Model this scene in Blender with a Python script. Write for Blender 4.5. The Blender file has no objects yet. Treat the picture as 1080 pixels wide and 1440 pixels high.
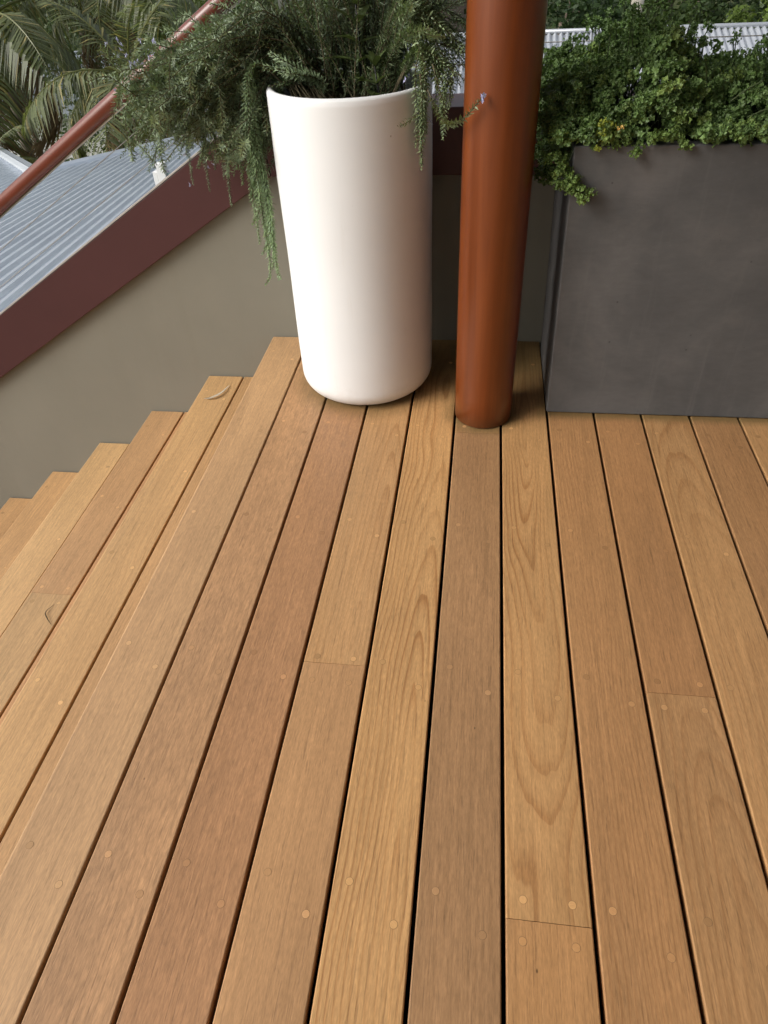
import bpy, math, random
from math import sin, cos, pi, radians, sqrt
from mathutils import Vector, Matrix, noise as mnoise

random.seed(7)
S = bpy.context.scene
COL = S.collection

# ------------------------------------------------------------------ camera
CAM = Vector((0.63637, 0.0, 1.25127))
PITCH, YAW, ROLL = 0.719408, -0.159522, -0.056879
fw = Vector((sin(YAW)*cos(PITCH), cos(YAW)*cos(PITCH), -sin(PITCH)))
rt = Vector((cos(YAW), -sin(YAW), 0)); up = rt.cross(fw)
rt2 = rt*cos(ROLL) + up*sin(ROLL); up2 = -rt*sin(ROLL) + up*cos(ROLL)
cd = bpy.data.cameras.new('camera'); cam = bpy.data.objects.new('camera', cd); COL.objects.link(cam)
cam.matrix_world = Matrix(((rt2.x, up2.x, -fw.x, CAM.x), (rt2.y, up2.y, -fw.y, CAM.y), (rt2.z, up2.z, -fw.z, CAM.z), (0, 0, 0, 1)))
cd.sensor_fit = 'VERTICAL'; cd.sensor_height = 36; cd.lens = 36*982.75/1440
cd.clip_start = 0.05; cd.clip_end = 600
S.camera = cam

# ------------------------------------------------------------------ light
SUN_AZ, SUN_EL = radians(-118), radians(35)      # azimuth from +Y clockwise: light comes from behind the camera, to the left
w = bpy.data.worlds.new('World'); S.world = w; w.use_nodes = True
nt = w.node_tree; nt.nodes.clear()
sky = nt.nodes.new('ShaderNodeTexSky'); sky.sky_type = 'NISHITA'; sky.sun_disc = False
sky.sun_elevation = SUN_EL; sky.sun_rotation = SUN_AZ; sky.dust_density = 4.0; sky.air_density = 1.2; sky.ozone_density = 1.0
hs = nt.nodes.new('ShaderNodeHueSaturation'); hs.inputs['Saturation'].default_value = 0.42   # overcast: nearly colourless sky
bg = nt.nodes.new('ShaderNodeBackground'); bg.inputs['Strength'].default_value = 0.105
wo = nt.nodes.new('ShaderNodeOutputWorld')
nt.links.new(sky.outputs[0], hs.inputs['Color']); nt.links.new(hs.outputs[0], bg.inputs[0]); nt.links.new(bg.outputs[0], wo.inputs[0])
sl = bpy.data.lights.new('sun', 'SUN'); sun = bpy.data.objects.new('sun', sl); COL.objects.link(sun)
sl.energy = 1.35; sl.angle = radians(30); sl.color = (1.0, 0.985, 0.96)
sd = Vector((sin(SUN_AZ)*cos(SUN_EL), cos(SUN_AZ)*cos(SUN_EL), sin(SUN_EL)))
sun.rotation_euler = sd.to_track_quat('Z', 'Y').to_euler()
S.view_settings.view_transform = 'Standard'; S.view_settings.look = 'None'
S.view_settings.exposure = 0.69; S.view_settings.gamma = 1.0
S.view_settings.use_curve_mapping = False
S.cycles.use_adaptive_sampling = True; S.cycles.adaptive_threshold = 0.025; S.cycles.max_bounces = 5; S.cycles.diffuse_bounces = 3; S.cycles.glossy_bounces = 3; S.cycles.transmission_bounces = 3; S.cycles.transparent_max_bounces = 4

# ------------------------------------------------------------------ helpers
def lin(r, g, b, k=1.0):
    f = lambda c: (c/12.92 if c <= 0.04045 else ((c+0.055)/1.055)**2.4)
    return (f(r/255)*k, f(g/255)*k, f(b/255)*k, 1.0)

class MB:
    def __init__(s): s.v = []; s.f = []; s.c = []
    def add(s, vs, fs, col=None):
        o = len(s.v); s.v += [tuple(p) for p in vs]; s.f += [tuple(i+o for i in f) for f in fs]
        if col is not None: s.c += [col]*len(vs)
    def box(s, x0, x1, y0, y1, z0, z1):
        s.add([(x0,y0,z0),(x1,y0,z0),(x1,y1,z0),(x0,y1,z0),(x0,y0,z1),(x1,y0,z1),(x1,y1,z1),(x0,y1,z1)],
              [(3,2,1,0),(4,5,6,7),(0,1,5,4),(1,2,6,5),(2,3,7,6),(3,0,4,7)])
    def tube(s, pts, rad, n=8, cap=True, col=None):
        pts = [Vector(p) for p in pts]; m = len(pts)
        if not hasattr(rad, '__len__'): rad = [rad]*m
        t0 = (pts[1]-pts[0]).normalized()
        a = Vector((0,0,1)) if abs(t0.z) < .9 else Vector((1,0,0))
        u = t0.cross(a).normalized(); vs = []; fs = []
        for i, p in enumerate(pts):
            t = (pts[min(i+1,m-1)]-pts[max(i-1,0)]).normalized()
            u = (u - t*u.dot(t)).normalized(); v = t.cross(u)
            for k in range(n):
                an = 2*pi*k/n; vs.append(p + (u*cos(an)+v*sin(an))*rad[i])
        for i in range(m-1):
            for k in range(n):
                fs.append((i*n+k, i*n+(k+1)%n, (i+1)*n+(k+1)%n, (i+1)*n+k))
        if cap:
            fs.append(tuple(range(n-1,-1,-1))); fs.append(tuple((m-1)*n+k for k in range(n)))
        s.add(vs, fs, col)
    def lathe(s, prof, n=64, c=(0,0,0)):
        vs = []; fs = []; m = len(prof)
        for r, z in prof:
            for k in range(n): vs.append((c[0]+r*cos(2*pi*k/n), c[1]+r*sin(2*pi*k/n), c[2]+z))
        for i in range(m-1):
            for k in range(n): fs.append((i*n+k, i*n+(k+1)%n, (i+1)*n+(k+1)%n, (i+1)*n+k))
        s.add(vs, fs)
    def extrude(s, prof, ax, a, b):
        """prof: list of 2-D points (CCW), extruded along axis ax ('y' => prof is x,z; 'x' => y,z)"""
        n = len(prof); vs = []
        for t in (a, b):
            for p in prof: vs.append((p[0], t, p[1]) if ax == 'y' else (t, p[0], p[1]))
        fs = [(k, (k+1)%n, n+(k+1)%n, n+k) for k in range(n)] + [tuple(range(n-1,-1,-1)), tuple(range(n,2*n))]
        if ax == 'y': fs = [tuple(reversed(f)) for f in fs]
        s.add(vs, fs)
    def mesh(s, name, mat=None, smooth=False):
        me = bpy.data.meshes.new(name); me.from_pydata(s.v, [], s.f)
        if s.c and len(s.c) == len(s.v):
            at = me.color_attributes.new('tint', 'FLOAT_COLOR', 'POINT')
            at.data.foreach_set('color', [x for c in s.c for x in c])
        if mat: me.materials.append(mat)
        if smooth:
            me.polygons.foreach_set('use_smooth', [True]*len(me.polygons))
        me.update(); return me
    def build(s, name, mat, parent=None, smooth=False, loc=None, bevel=0, segs=2, sharp=None):
        o = bpy.data.objects.new(name, s.mesh(name, mat, smooth)); COL.objects.link(o)
        if parent: o.parent = parent
        if loc: o.location = loc
        if smooth and sharp:
            o.data.set_sharp_from_angle(angle=radians(sharp))
        if bevel:
            b = o.modifiers.new('bevel', 'BEVEL'); b.width = bevel; b.segments = segs; b.limit_method = 'ANGLE'
        return o

def tag(o, label=None, cat=None, group=None, kind=None):
    if label: o['label'] = label
    if cat: o['category'] = cat
    if group: o['group'] = group
    if kind: o['kind'] = kind
    return o
def empty(name, loc=(0,0,0), rz=0):
    o = bpy.data.objects.new(name, None); COL.objects.link(o); o.location = loc; o.rotation_euler = (0,0,rz)
    o.empty_display_size = .1
    return o
def inst(name, me, parent, loc=(0,0,0), rot=(0,0,0), scale=(1,1,1)):
    o = bpy.data.objects.new(name, me); COL.objects.link(o); o.parent = parent
    o.location = loc; o.rotation_euler = rot; o.scale = scale
    return o

# ------------------------------------------------------------------ material helpers
class NT:
    def __init__(s, name):
        s.m = bpy.data.materials.new(name); s.m.use_nodes = True; s.t = s.m.node_tree; s.t.nodes.clear()
        s.out = s.t.nodes.new('ShaderNodeOutputMaterial')
    def n(s, ty, **k):
        nd = s.t.nodes.new('ShaderNode'+ty)
        for a, b in k.items(): setattr(nd, a, b)
        return nd
    def set(s, sock, v):
        if isinstance(v, bpy.types.NodeSocket): s.t.links.new(v, sock)
        else: sock.default_value = v
    def math(s, op, a, b=0.0, c=0.0, clamp=False):
        nd = s.n('Math', operation=op, use_clamp=clamp); s.set(nd.inputs[0], a); s.set(nd.inputs[1], b); s.set(nd.inputs[2], c); return nd.outputs[0]
    def vmath(s, op, a, b=(0,0,0)):
        nd = s.n('VectorMath', operation=op); s.set(nd.inputs[0], a); s.set(nd.inputs[1], b); return nd.outputs[0]
    def noise(s, vec, scale, detail=2, rough=.5, w=None, dist=0):
        nd = s.n('TexNoise', noise_dimensions='4D' if w is not None else '3D')
        s.set(nd.inputs['Vector'], vec); s.set(nd.inputs['Scale'], scale); s.set(nd.inputs['Detail'], detail); s.set(nd.inputs['Roughness'], rough)
        s.set(nd.inputs['Distortion'], dist)
        if w is not None: s.set(nd.inputs['W'], w)
        return nd.outputs['Fac']
    def ramp(s, fac, stops, interp='LINEAR'):
        nd = s.n('ValToRGB'); s.set(nd.inputs[0], fac); cr = nd.color_ramp; cr.interpolation = interp
        while len(cr.elements) < len(stops): cr.elements.new(0.5)
        for e, (p, c) in zip(cr.elements, stops):
            e.position = p; e.color = c if hasattr(c, '__len__') else (c, c, c, 1)
        return nd.outputs[0]
    def mix(s, fac, a, b, blend='MIX'):
        nd = s.n('Mix', data_type='RGBA', blend_type=blend); s.set(nd.inputs[0], fac); s.set(nd.inputs[6], a); s.set(nd.inputs[7], b); return nd.outputs[2]
    def mrange(s, v, a, b, c, d):
        nd = s.n('MapRange'); s.set(nd.inputs[0], v)
        for i, x in enumerate((a, b, c, d)): s.set(nd.inputs[i+1], x)
        return nd.outputs[0]
    def bump(s, h, strength=.3, dist=.002):
        nd = s.n('Bump'); s.set(nd.inputs['Height'], h); s.set(nd.inputs['Strength'], strength); s.set(nd.inputs['Distance'], dist); return nd.outputs[0]
    def attr(s, name, ty='OBJECT'):
        return s.n('Attribute', attribute_name=name, attribute_type=ty)
    def bsdf(s, col, rough=.5, spec=.5, normal=None, metal=0, coat=0, coat_r=.1):
        nd = s.n('BsdfPrincipled'); s.set(nd.inputs['Base Color'], col); s.set(nd.inputs['Roughness'], rough)
        s.set(nd.inputs['Specular IOR Level'], spec); s.set(nd.inputs['Metallic'], metal)
        s.set(nd.inputs['Coat Weight'], coat); s.set(nd.inputs['Coat Roughness'], coat_r)
        if normal is not None: s.set(nd.inputs['Normal'], normal)
        return nd.outputs[0]
    def done(s, sh):
        s.t.links.new(sh, s.out.inputs[0]); return s.m

def plain(name, col, rough=.6, spec=.4, var=.12, scale=6, bump=0, bscale=60, metal=0, coat=0):
    t = NT(name); tc = t.n('TexCoord').outputs['Object']
    f = t.noise(tc, scale, 4, .6)
    c = t.mix(1.0, col, t.mix(f, (1-var,)*3+(1,), (1+var,)*3+(1,)), 'MULTIPLY')
    nm = t.bump(t.noise(tc, bscale, 3), bump, .002) if bump else None
    return t.done(t.bsdf(c, rough, spec, nm, metal, coat))

# ---- timber boards: growth rings cut from a tilted log, fibres, pores, weathering
def wood_board():
    t = NT('decking_timber'); tc = t.n('TexCoord').outputs['Object']
    oi = t.n('ObjectInfo'); base = oi.outputs['Color']
    A = {k: t.attr(k).outputs['Fac'] for k in ('seed', 'pith_x', 'pith_z', 'tilt', 'figure', 'speckle', 'spacing')}
    sp = t.n('SeparateXYZ'); t.set(sp.inputs[0], tc); x, y, z = sp.outputs
    def stretch(sx, sy): return t.vmath('MULTIPLY', tc, (sx, sy, sx))
    W = A['seed']
    w1 = t.math('MULTIPLY', t.math('SUBTRACT', t.noise(stretch(7, 1.7), 1, 2, .55, W), .5), .075)
    w2 = t.math('MULTIPLY', t.math('SUBTRACT', t.noise(stretch(5, 1.4), 1, 1, .5, t.math('ADD', W, 7.3)), .5), .085)
    gx = t.math('ADD', t.math('SUBTRACT', x, A['pith_x']), w1)
    gz = t.math('ADD', t.math('ADD', A['pith_z'], t.math('MULTIPLY', A['tilt'], y)), w2)
    r = t.math('SQRT', t.math('ADD', t.math('MULTIPLY', gx, gx), t.math('MULTIPLY', gz, gz)))
    wob = t.math('MULTIPLY', t.noise(stretch(60, 5), 1, 1, .5, W), .35)
    ph = t.math('FRACT', t.math('ADD', t.math('DIVIDE', r, A['spacing']), wob))
    ring = t.ramp(ph, [(0, .2), (.30, .0), (.70, .35), (.88, 1.0), (.97, 1.0), (1.0, .2)])
    ringn = t.math('MULTIPLY', ring, t.mrange(t.noise(stretch(9, 2.2), 1, 0, .5, t.math('ADD', W, 3.1)), .3, .7, .35, 1.0))
    fig = t.math('MULTIPLY', ringn, A['figure'])
    fib = t.noise(stretch(190, 4), 1, 4, .65, W)
    pore = t.mrange(t.noise(stretch(300, 13), 1, 2, .6, t.math('ADD', W, 1.7)), .58, .66, 0, 1)
    spk = t.noise(stretch(150, 32), 1, 3, .65, t.math('ADD', W, 4.2))
    blo = t.noise(stretch(9, 1.6), 1, 2, .55, t.math('ADD', W, 9.9))
    streak = t.noise(stretch(430, 75), 1, 2, .6, t.math('ADD', W, 12.1))
    c = t.mix(t.math('MULTIPLY', fig, .70), base, t.mix(1.0, base, (.60, .47, .36, 1), 'MULTIPLY'))
    val = t.mrange(fib, .3, .7, .85, 1.13)
    val = t.math('MULTIPLY', val, t.mrange(blo, .3, .7, .90, 1.10))
    val = t.math('MULTIPLY', val, t.mrange(streak, .3, .7, .85, 1.15))
    val = t.math('MULTIPLY', val, t.math('SUBTRACT', 1.0, t.math('MULTIPLY', pore, .21)))
    vo = t.n('TexVoronoi'); t.set(vo.inputs['Vector'], t.vmath('ADD', stretch(13, 7), t.vmath('MULTIPLY', oi.outputs['Location'], (31.7, 17.3, 0)))); vo.inputs['Scale'].default_value = 1.0
    vc = t.n('SeparateColor'); t.set(vc.inputs[0], vo.outputs['Color'])
    dot = t.math('MULTIPLY', t.mrange(vo.outputs['Distance'], .016, .03, 1, 0), t.math('GREATER_THAN', vc.outputs[0], .80))
    val = t.math('MULTIPLY', val, t.math('SUBTRACT', 1.0, t.math('MULTIPLY', dot, .65)))
    spv = t.mrange(spk, .32, .68, -1, 1)
    val = t.math('MULTIPLY', val, t.math('ADD', 1.0, t.math('MULTIPLY', spv, A['speckle'])))
    cc = t.n('CombineColor'); [t.set(cc.inputs[i], val) for i in range(3)]
    c = t.mix(1.0, c, cc.outputs[0], 'MULTIPLY')
    # greyed weathering patches and red heartwood patches
    c = t.mix(t.mrange(t.noise(stretch(6, 1.1), 1, 2, .6, t.math('ADD', W, 21.)), .52, .75, 0, .35), c, t.mix(1.0, c, (.84, .90, 1.0, 1), 'MULTIPLY'))
    # worn algae film around pot and post; algae plus painted shade by the wall
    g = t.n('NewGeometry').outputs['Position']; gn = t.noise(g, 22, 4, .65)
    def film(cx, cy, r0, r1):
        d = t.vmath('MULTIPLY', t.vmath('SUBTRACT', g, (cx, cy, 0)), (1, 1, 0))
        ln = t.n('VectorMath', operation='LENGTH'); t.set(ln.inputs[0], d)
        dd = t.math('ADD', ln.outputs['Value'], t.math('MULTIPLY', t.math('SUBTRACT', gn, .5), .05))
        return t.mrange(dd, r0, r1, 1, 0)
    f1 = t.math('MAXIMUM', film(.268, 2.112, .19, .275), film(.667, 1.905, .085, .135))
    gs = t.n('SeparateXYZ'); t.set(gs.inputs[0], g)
    f2 = t.math('MULTIPLY', t.mrange(t.math('ADD', gs.outputs[1], t.math('MULTIPLY', gn, .2)), 2.02, 2.3, 0, 1), t.mrange(gs.outputs[0], .2, .4, 0, 1))  # corner behind pot and post: algae, with shade darkened into the colour
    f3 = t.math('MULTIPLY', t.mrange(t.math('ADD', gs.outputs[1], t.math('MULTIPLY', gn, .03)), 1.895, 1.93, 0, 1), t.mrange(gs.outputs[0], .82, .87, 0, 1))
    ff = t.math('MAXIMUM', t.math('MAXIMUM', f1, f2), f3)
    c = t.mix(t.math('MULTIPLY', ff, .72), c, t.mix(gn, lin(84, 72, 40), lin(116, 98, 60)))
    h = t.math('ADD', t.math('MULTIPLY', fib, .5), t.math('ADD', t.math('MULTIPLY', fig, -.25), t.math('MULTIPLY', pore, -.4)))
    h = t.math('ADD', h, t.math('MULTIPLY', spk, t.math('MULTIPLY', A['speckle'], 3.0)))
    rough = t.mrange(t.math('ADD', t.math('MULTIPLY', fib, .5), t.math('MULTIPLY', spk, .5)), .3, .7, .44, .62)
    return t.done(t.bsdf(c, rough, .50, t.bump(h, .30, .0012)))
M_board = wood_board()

def wood_plug():
    t = NT('plug_timber'); tc = t.n('TexCoord').outputs['Object']; oi = t.n('ObjectInfo')
    f = t.noise(t.vmath('MULTIPLY', tc, (700, 90, 1)), 1, 2, .5, t.math('MULTIPLY', oi.outputs['Random'], 50))
    c = t.mix(1.0, oi.outputs['Color'], t.mix(f, (.82,.80,.78,1), (1.12,1.12,1.12,1)), 'MULTIPLY')
    return t.done(t.bsdf(c, .55, .3))
M_plug = wood_plug()

M_dark = plain('shadow_joist', (.018, .014, .010, 1), .9, .1)

def stain_post():
    t = NT('stained_post_timber'); tc = t.n('TexCoord').outputs['Object']
    s1 = t.noise(t.vmath('MULTIPLY', tc, (17, 17, 1.1)), 1, 5, .65, dist=.8)
    s2 = t.noise(t.vmath('MULTIPLY', tc, (240, 240, 5)), 1, 3, .6)
    s3 = t.noise(t.vmath('MULTIPLY', tc, (5, 5, 2.2)), 1, 3, .5)
    c = t.ramp(s1, [(.22, lin(90, 40, 10)), (.5, lin(110, 52, 13)), (.80, lin(128, 65, 18))])
    c = t.mix(1.0, c, t.mix(s2, (.86,.85,.84,1), (1.12,1.12,1.1,1)), 'MULTIPLY')
    c = t.mix(1.0, c, t.mix(s3, (.85,.82,.8,1), (1.12,1.1,1.08,1)), 'MULTIPLY')
    sp = t.n('SeparateXYZ'); t.set(sp.inputs[0], tc)
    c = t.mix(t.mrange(sp.outputs[2], 0, .05, .5, 0), c, lin(86, 52, 26))
    return t.done(t.bsdf(c, t.mrange(s1, .3, .7, .30, .42), .5, t.bump(t.math('ADD', s2, s1), .12, .002), coat=.4, coat_r=.3))
M_post = stain_post()

def pot_white():
    t = NT('white_pot_plastic'); tc = t.n('TexCoord').outputs['Object']
    f = t.noise(tc, 5, 4, .6)
    c = t.mix(f, (.77, .785, .79, 1), (.82, .835, .84, 1))
    sp = t.n('SeparateXYZ'); t.set(sp.inputs[0], tc)
    grime = t.math('MULTIPLY', t.mrange(t.math('ADD', sp.outputs[2], t.math('MULTIPLY', t.noise(tc, 14, 4, .7), .14)), .05, .15, 1, 0), .42)
    c = t.mix(grime, c, (.50, .44, .37, 1))
    vs = t.noise(t.vmath('MULTIPLY', tc, (30, 30, 2.5)), 1, 4, .65)
    c = t.mix(t.mrange(vs, .60, .8, 0, .16), c, (.58, .54, .48, 1))
    v = t.n('TexVoronoi'); t.set(v.inputs['Vector'], tc); v.inputs['Scale'].default_value = 17
    c = t.mix(t.math('MULTIPLY', t.mrange(v.outputs['Distance'], .03, .045, 1, 0), t.mrange(t.noise(tc, 7, 1), .55, .6, 0, .7)), c, (.35, .31, .27, 1))
    return t.done(t.bsdf(c, t.mrange(f, .3, .7, .42, .55), .4, t.bump(t.noise(tc, 130, 3), .04, .001)))
M_pot = pot_white()

def grey_planter():
    t = NT('grey_concrete_planter'); tc = t.n('TexCoord').outputs['Object']
    a = t.noise(tc, 3.2, 5, .6, dist=.4); b = t.noise(t.vmath('MULTIPLY', tc, (30, 30, 90)), 1, 4, .65); d = t.noise(tc, 8, 4, .6)
    c = t.ramp(a, [(.3, (.066, .067, .069, 1)), (.5, (.088, .087, .087, 1)), (.7, (.122, .117, .116, 1))])
    c = t.mix(1.0, c, t.mix(b, (.86,.86,.86,1), (1.14,1.14,1.14,1)), 'MULTIPLY')
    c = t.mix(t.mrange(d, .58, .75, 0, .25), c, (.14, .128, .12, 1))
    c = t.mix(t.mrange(t.noise(t.vmath('MULTIPLY', tc, (22, 22, 1.3)), 1, 5, .7), .56, .78, 0, .35), c, (.15, .145, .14, 1))
    c = t.mix(t.mrange(t.noise(t.vmath('MULTIPLY', tc, (40, 40, 420)), 1, 3, .6), .68, .78, 0, .35), c, (.19, .18, .175, 1))
    v = t.n('TexVoronoi'); t.set(v.inputs['Vector'], tc); v.inputs['Scale'].default_value = 24
    c = t.mix(t.math('MULTIPLY', t.mrange(v.outputs['Distance'], .05, .08, 1, 0), t.mrange(t.noise(tc, 11, 1), .56, .6, 0, .6)), c, (.03, .028, .026, 1))
    return t.done(t.bsdf(c, t.mrange(a, .3, .7, .55, .7), .35, t.bump(t.math('ADD', b, t.noise(tc, 240, 3)), .12, .001)))
M_planter = grey_planter()

def render_wall():
    t = NT('olive_render'); tc = t.n('TexCoord').outputs['Object']
    a = t.noise(tc, 2.5, 5, .6); b = t.noise(tc, 170, 3, .6)
    c = t.mix(a, lin(126, 123, 111, .9), lin(139, 135, 122, .92))
    c = t.mix(t.mrange(t.noise(t.vmath('MULTIPLY', tc, (16, 16, 1.6)), 1, 5, .65), .52, .75, 0, .10), c, lin(110, 101, 84))
    return t.done(t.bsdf(c, .8, .25, t.bump(b, .3, .0015)))
M_render = render_wall()
M_maroon = plain('maroon_paint', lin(84, 51, 51, .82), .42, .4, .13, 4, .03, 90)
M_flash = plain('cap_flashing', (.42, .38, .35, 1), .45, .4, .1, 10)
M_rail = plain('handrail_paint', lin(108, 54, 40), .34, .5, .18, 9, .02, 40, coat=.15)
M_steel = plain('stainless_steel', (.55, .54, .52, 1), .3, .5, .05, 20, metal=1)
M_soil = plain('potting_soil', (.028, .023, .019, 1), .95, .15, .5, 40, .8, 80)
M_bark = plain('rosemary_bark', (.10, .085, .05, 1), .85, .2, .3, 60, .4, 200)
M_white = plain('white_paint', (.80, .80, .78, 1), .45, .4, .04, 5)

def leafmat(name, c0, c1, rough=.5, trans=.25, spec=.4):
    t = NT(name); at = t.attr('tint', 'GEOMETRY').outputs['Color']
    g = t.n('NewGeometry'); f = t.noise(g.outputs['Position'], 40, 2, .5)
    c = t.mix(1.0, t.mix(f, c0, c1), at, 'MULTIPLY')
    b = t.bsdf(c, rough, spec)
    tr = t.n('BsdfTranslucent'); t.set(tr.inputs[0], t.mix(1.0, c, (1.3, 1.4, .7, 1), 'MULTIPLY'))
    mx = t.n('MixShader'); mx.inputs[0].default_value = trans; t.t.links.new(b, mx.inputs[1]); t.t.links.new(tr.outputs[0], mx.inputs[2])
    return t.done(mx.outputs[0])
M_rose = leafmat('rosemary_needles', (.135, .180, .105, 1), (.235, .295, .180, 1), .5, .15)
M_pars = leafmat('parsley_leaves', (.108, .185, .056, 1), (.182, .278, .092, 1), .5, .22)
M_broad = leafmat('broad_leaves', (.058, .085, .034, 1), (.088, .118, .048, 1), .4, .25)
M_petal = leafmat('violet_petals', (.36, .36, .62, 1), (.5, .5, .75, 1), .6, .3)
M_palm = leafmat('palm_leaflets', (.085, .108, .050, 1), (.17, .185, .090, 1), .4, .3, .5)
M_tree = leafmat('tree_leaves', (.04, .068, .024, 1), (.085, .115, .042, 1), .5, .25)
M_trunk = plain('tree_bark', (.14, .11, .085, 1), .9, .2, .35, 6, .6, 30)
M_paletrunk = plain('pale_bark', (.45, .42, .35, 1), .85, .2, .3, 5, .4, 30)
M_shaft = plain('palm_crownshaft', (.20, .22, .05, 1), .45, .4, .25, 5)
M_palmtrunk = plain('palm_trunk_bark', (.22, .19, .15, 1), .85, .2, .3, 8, .5, 25)
M_dead = plain('dry_brown_frond', (.17, .115, .06, 1), .8, .2, .3, 8)

def metal_roof(name, col):
    t = NT(name); tc = t.n('TexCoord').outputs['Object']
    a = t.noise(tc, 2.2, 4, .6); b = t.noise(t.vmath('MULTIPLY', tc, (20, .8, 20)), 1, 4, .6)
    c = t.mix(1.0, col, t.mix(a, (.84,.85,.87,1), (1.12,1.12,1.1,1)), 'MULTIPLY')
    c = t.mix(t.mrange(b, .62, .8, 0, .10), c, (.22, .22, .21, 1))
    return t.done(t.bsdf(c, .30, .5, None, .25))
M_roof = metal_roof('corrugated_zinc', (.64, .68, .73, 1))
M_roof2 = metal_roof('corrugated_pale', (.42, .44, .47, 1))

# ================================================================== GROUND AND HILL
def ground_mat():
    t = NT('hillside_ground'); g = t.n('TexCoord').outputs['Object']
    a = t.noise(g, .35, 5, .6); b = t.noise(g, 3, 4, .6)
    c = t.ramp(a, [(.3, (.035, .05, .018, 1)), (.55, (.06, .07, .028, 1)), (.75, (.10, .085, .05, 1))])
    c = t.mix(1.0, c, t.mix(b, (.6,.6,.6,1), (1.4,1.4,1.4,1)), 'MULTIPLY')
    return t.done(t.bsdf(c, .9, .1, t.bump(b, .6, .1)))
def gz(x, y):
    # falls away below the deck, then a valley floor and a rise far off
    d = max(0.0, y-2.5)
    z = -2.6 - 3.2*(1-math.exp(-d/9.0)) - 0.8*(1-math.exp(-max(0, -x)/8.0))
    z += max(0.0, y-34)*0.16 if y < 120 else 86*.16
    return z + .5*mnoise.noise(Vector((x*.09, y*.09, 0)))
m = MB(); nx, ny = 70, 90
xs = [-260+520*(i/(nx-1)) for i in range(nx)]
ys = [-60 + 460*((j/(ny-1))**1.7) for j in range(ny)]
vs = [(x, y, gz(x, y)) for y in ys for x in xs]
fs = [(j*nx+i, j*nx+i+1, (j+1)*nx+i+1, (j+1)*nx+i) for j in range(ny-1) for i in range(nx-1)]
m.add(vs, fs)
tag(m.build('ground', ground_mat(), smooth=True), kind='structure')

# ================================================================== DECK
P = 0.145; BW = 0.1375; TH = 0.024; NOSE = -0.1445; WALL_Y = 2.406
JOISTS = [.4325 + .456*k for k in range(-7, 5)]
def plank_mesh(w, L, th=TH, b=.0022, nose=0.0):
    """board, local x across, y along, top at z=0; eased arrises; nose = radius of rounded -x edge"""
    h = w/2; pr = [(-h, -th), (h, -th), (h, -b), (h-.35*b, -.35*b), (h-b, 0)]
    if nose:
        for k in range(6):
            a = pi/2 + (pi/2)*k/5; pr.append((-h+nose+nose*cos(a), -nose+nose*sin(a)))
    else: pr += [(-h+b, 0), (-h+.35*b, -.35*b), (-h, -b)]
    mm = MB(); mm.extrude(pr, 'y', -L/2, L/2); return mm
n = 16; plug_mb = MB()
def pring(r, z): return [(r*cos(2*pi*k/n), r*sin(2*pi*k/n), z) for k in range(n)]
plug_mb.add(pring(.0070, .0002) + pring(.0065, .0002) + pring(.0064, .00035) + [(0, 0, .0004)],
            [(k, (k+1)%n, n+(k+1)%n, n+k) for k in range(n)] + [(n+k, n+(k+1)%n, 2*n+(k+1)%n, 2*n+k) for k in range(n)] + [(2*n+k, 2*n+(k+1)%n, 3*n) for k in range(n)])
M_glue = plain('plug_glue_line', (.21, .135, .07, 1), .7, .2)
PLUG = plug_mb.mesh('plug', M_plug); PLUG.materials.append(M_glue)
for f_ in list(PLUG.polygons)[:n]: f_.material_index = 1
wood_seed = [0]
def desat(c, k=.10):
    """pull a board colour a little towards the mean of the deck"""
    mean = lin(186, 134, 84); c = [c[i]+(mean[i]-c[i])*.15 for i in range(3)]
    l = .3*c[0]+.55*c[1]+.15*c[2]; c = [(v+(l-v)*.10)*.99 for v in c]
    return (c[0], c[1]*1.005, c[2]*.93, 1)
def board(parent, xc, y0, y1, z, col, w=BW, figure=.4, pith=None, spacing=.010, tilt=.05, speckle=.05, th=TH, nose=0, gap=.0006, joists=(), plugs=True, parent_off=(0,0,0)):
    L = y1-y0-2*gap
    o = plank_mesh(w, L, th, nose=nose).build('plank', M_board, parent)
    o.location = Vector((xc, (y0+y1)/2, z)) - Vector(parent_off)
    wood_seed[0] += 1; rs = random.Random(wood_seed[0]*13+5)
    o.color = desat(lin(*col))
    if pith is None: pith = (rs.choice((-1, 1))*rs.uniform(.10, .25), rs.uniform(.03, .12))
    o['seed'] = rs.uniform(0, 90); o['pith_x'] = float(pith[0]); o['pith_z'] = float(pith[1]); o['tilt'] = float(tilt*(1 if rs.random() < .5 else -1))
    o['figure'] = float(figure); o['speckle'] = float(speckle); o['spacing'] = float(spacing)
    if plugs:
        def put(dx, yy):
            if not (y0+.008 < yy < y1-.008): return
            p = inst('plug', PLUG, o, (dx+rs.uniform(-.002,.002), yy-(y0+y1)/2, 0), (0, 0, rs.uniform(0, 6.28)))
            k = rs.choice((.82, .90, 1.06, 1.18, 1.28, 1.36)); c = o.color
            p.color = (min(1, c[0]*k), min(1, c[1]*k*1.02), min(1, c[2]*k*1.05), 1)
        hx = w/2-.028
        for j in joists:
            if abs(j-y0) < .02: put(-hx, j+.031); put(hx, j+.031)
            elif abs(j-y1) < .02: put(-hx, j-.031); put(hx, j-.031)
            elif y0 < j < y1: put(-hx, j+.029); put(hx, j-.029)
    return o

# joists and edge framing that carry the boards, and a dark blackout sheet
deck = MB()
for j in JOISTS: deck.box(-.10, 3.6, j-.022, j+.022, -.19, -TH-.001)
deck.box(-.10, -.06, -3.0, 2.38, -.19, -TH-.0015)
deck.box(-.12, 3.6, -3.0, 2.39, -.23, -.195)  # sheet added below the joists to keep light out of the gaps
deck = deck.build('deck', M_dark); tag(deck, kind='structure')

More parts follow.
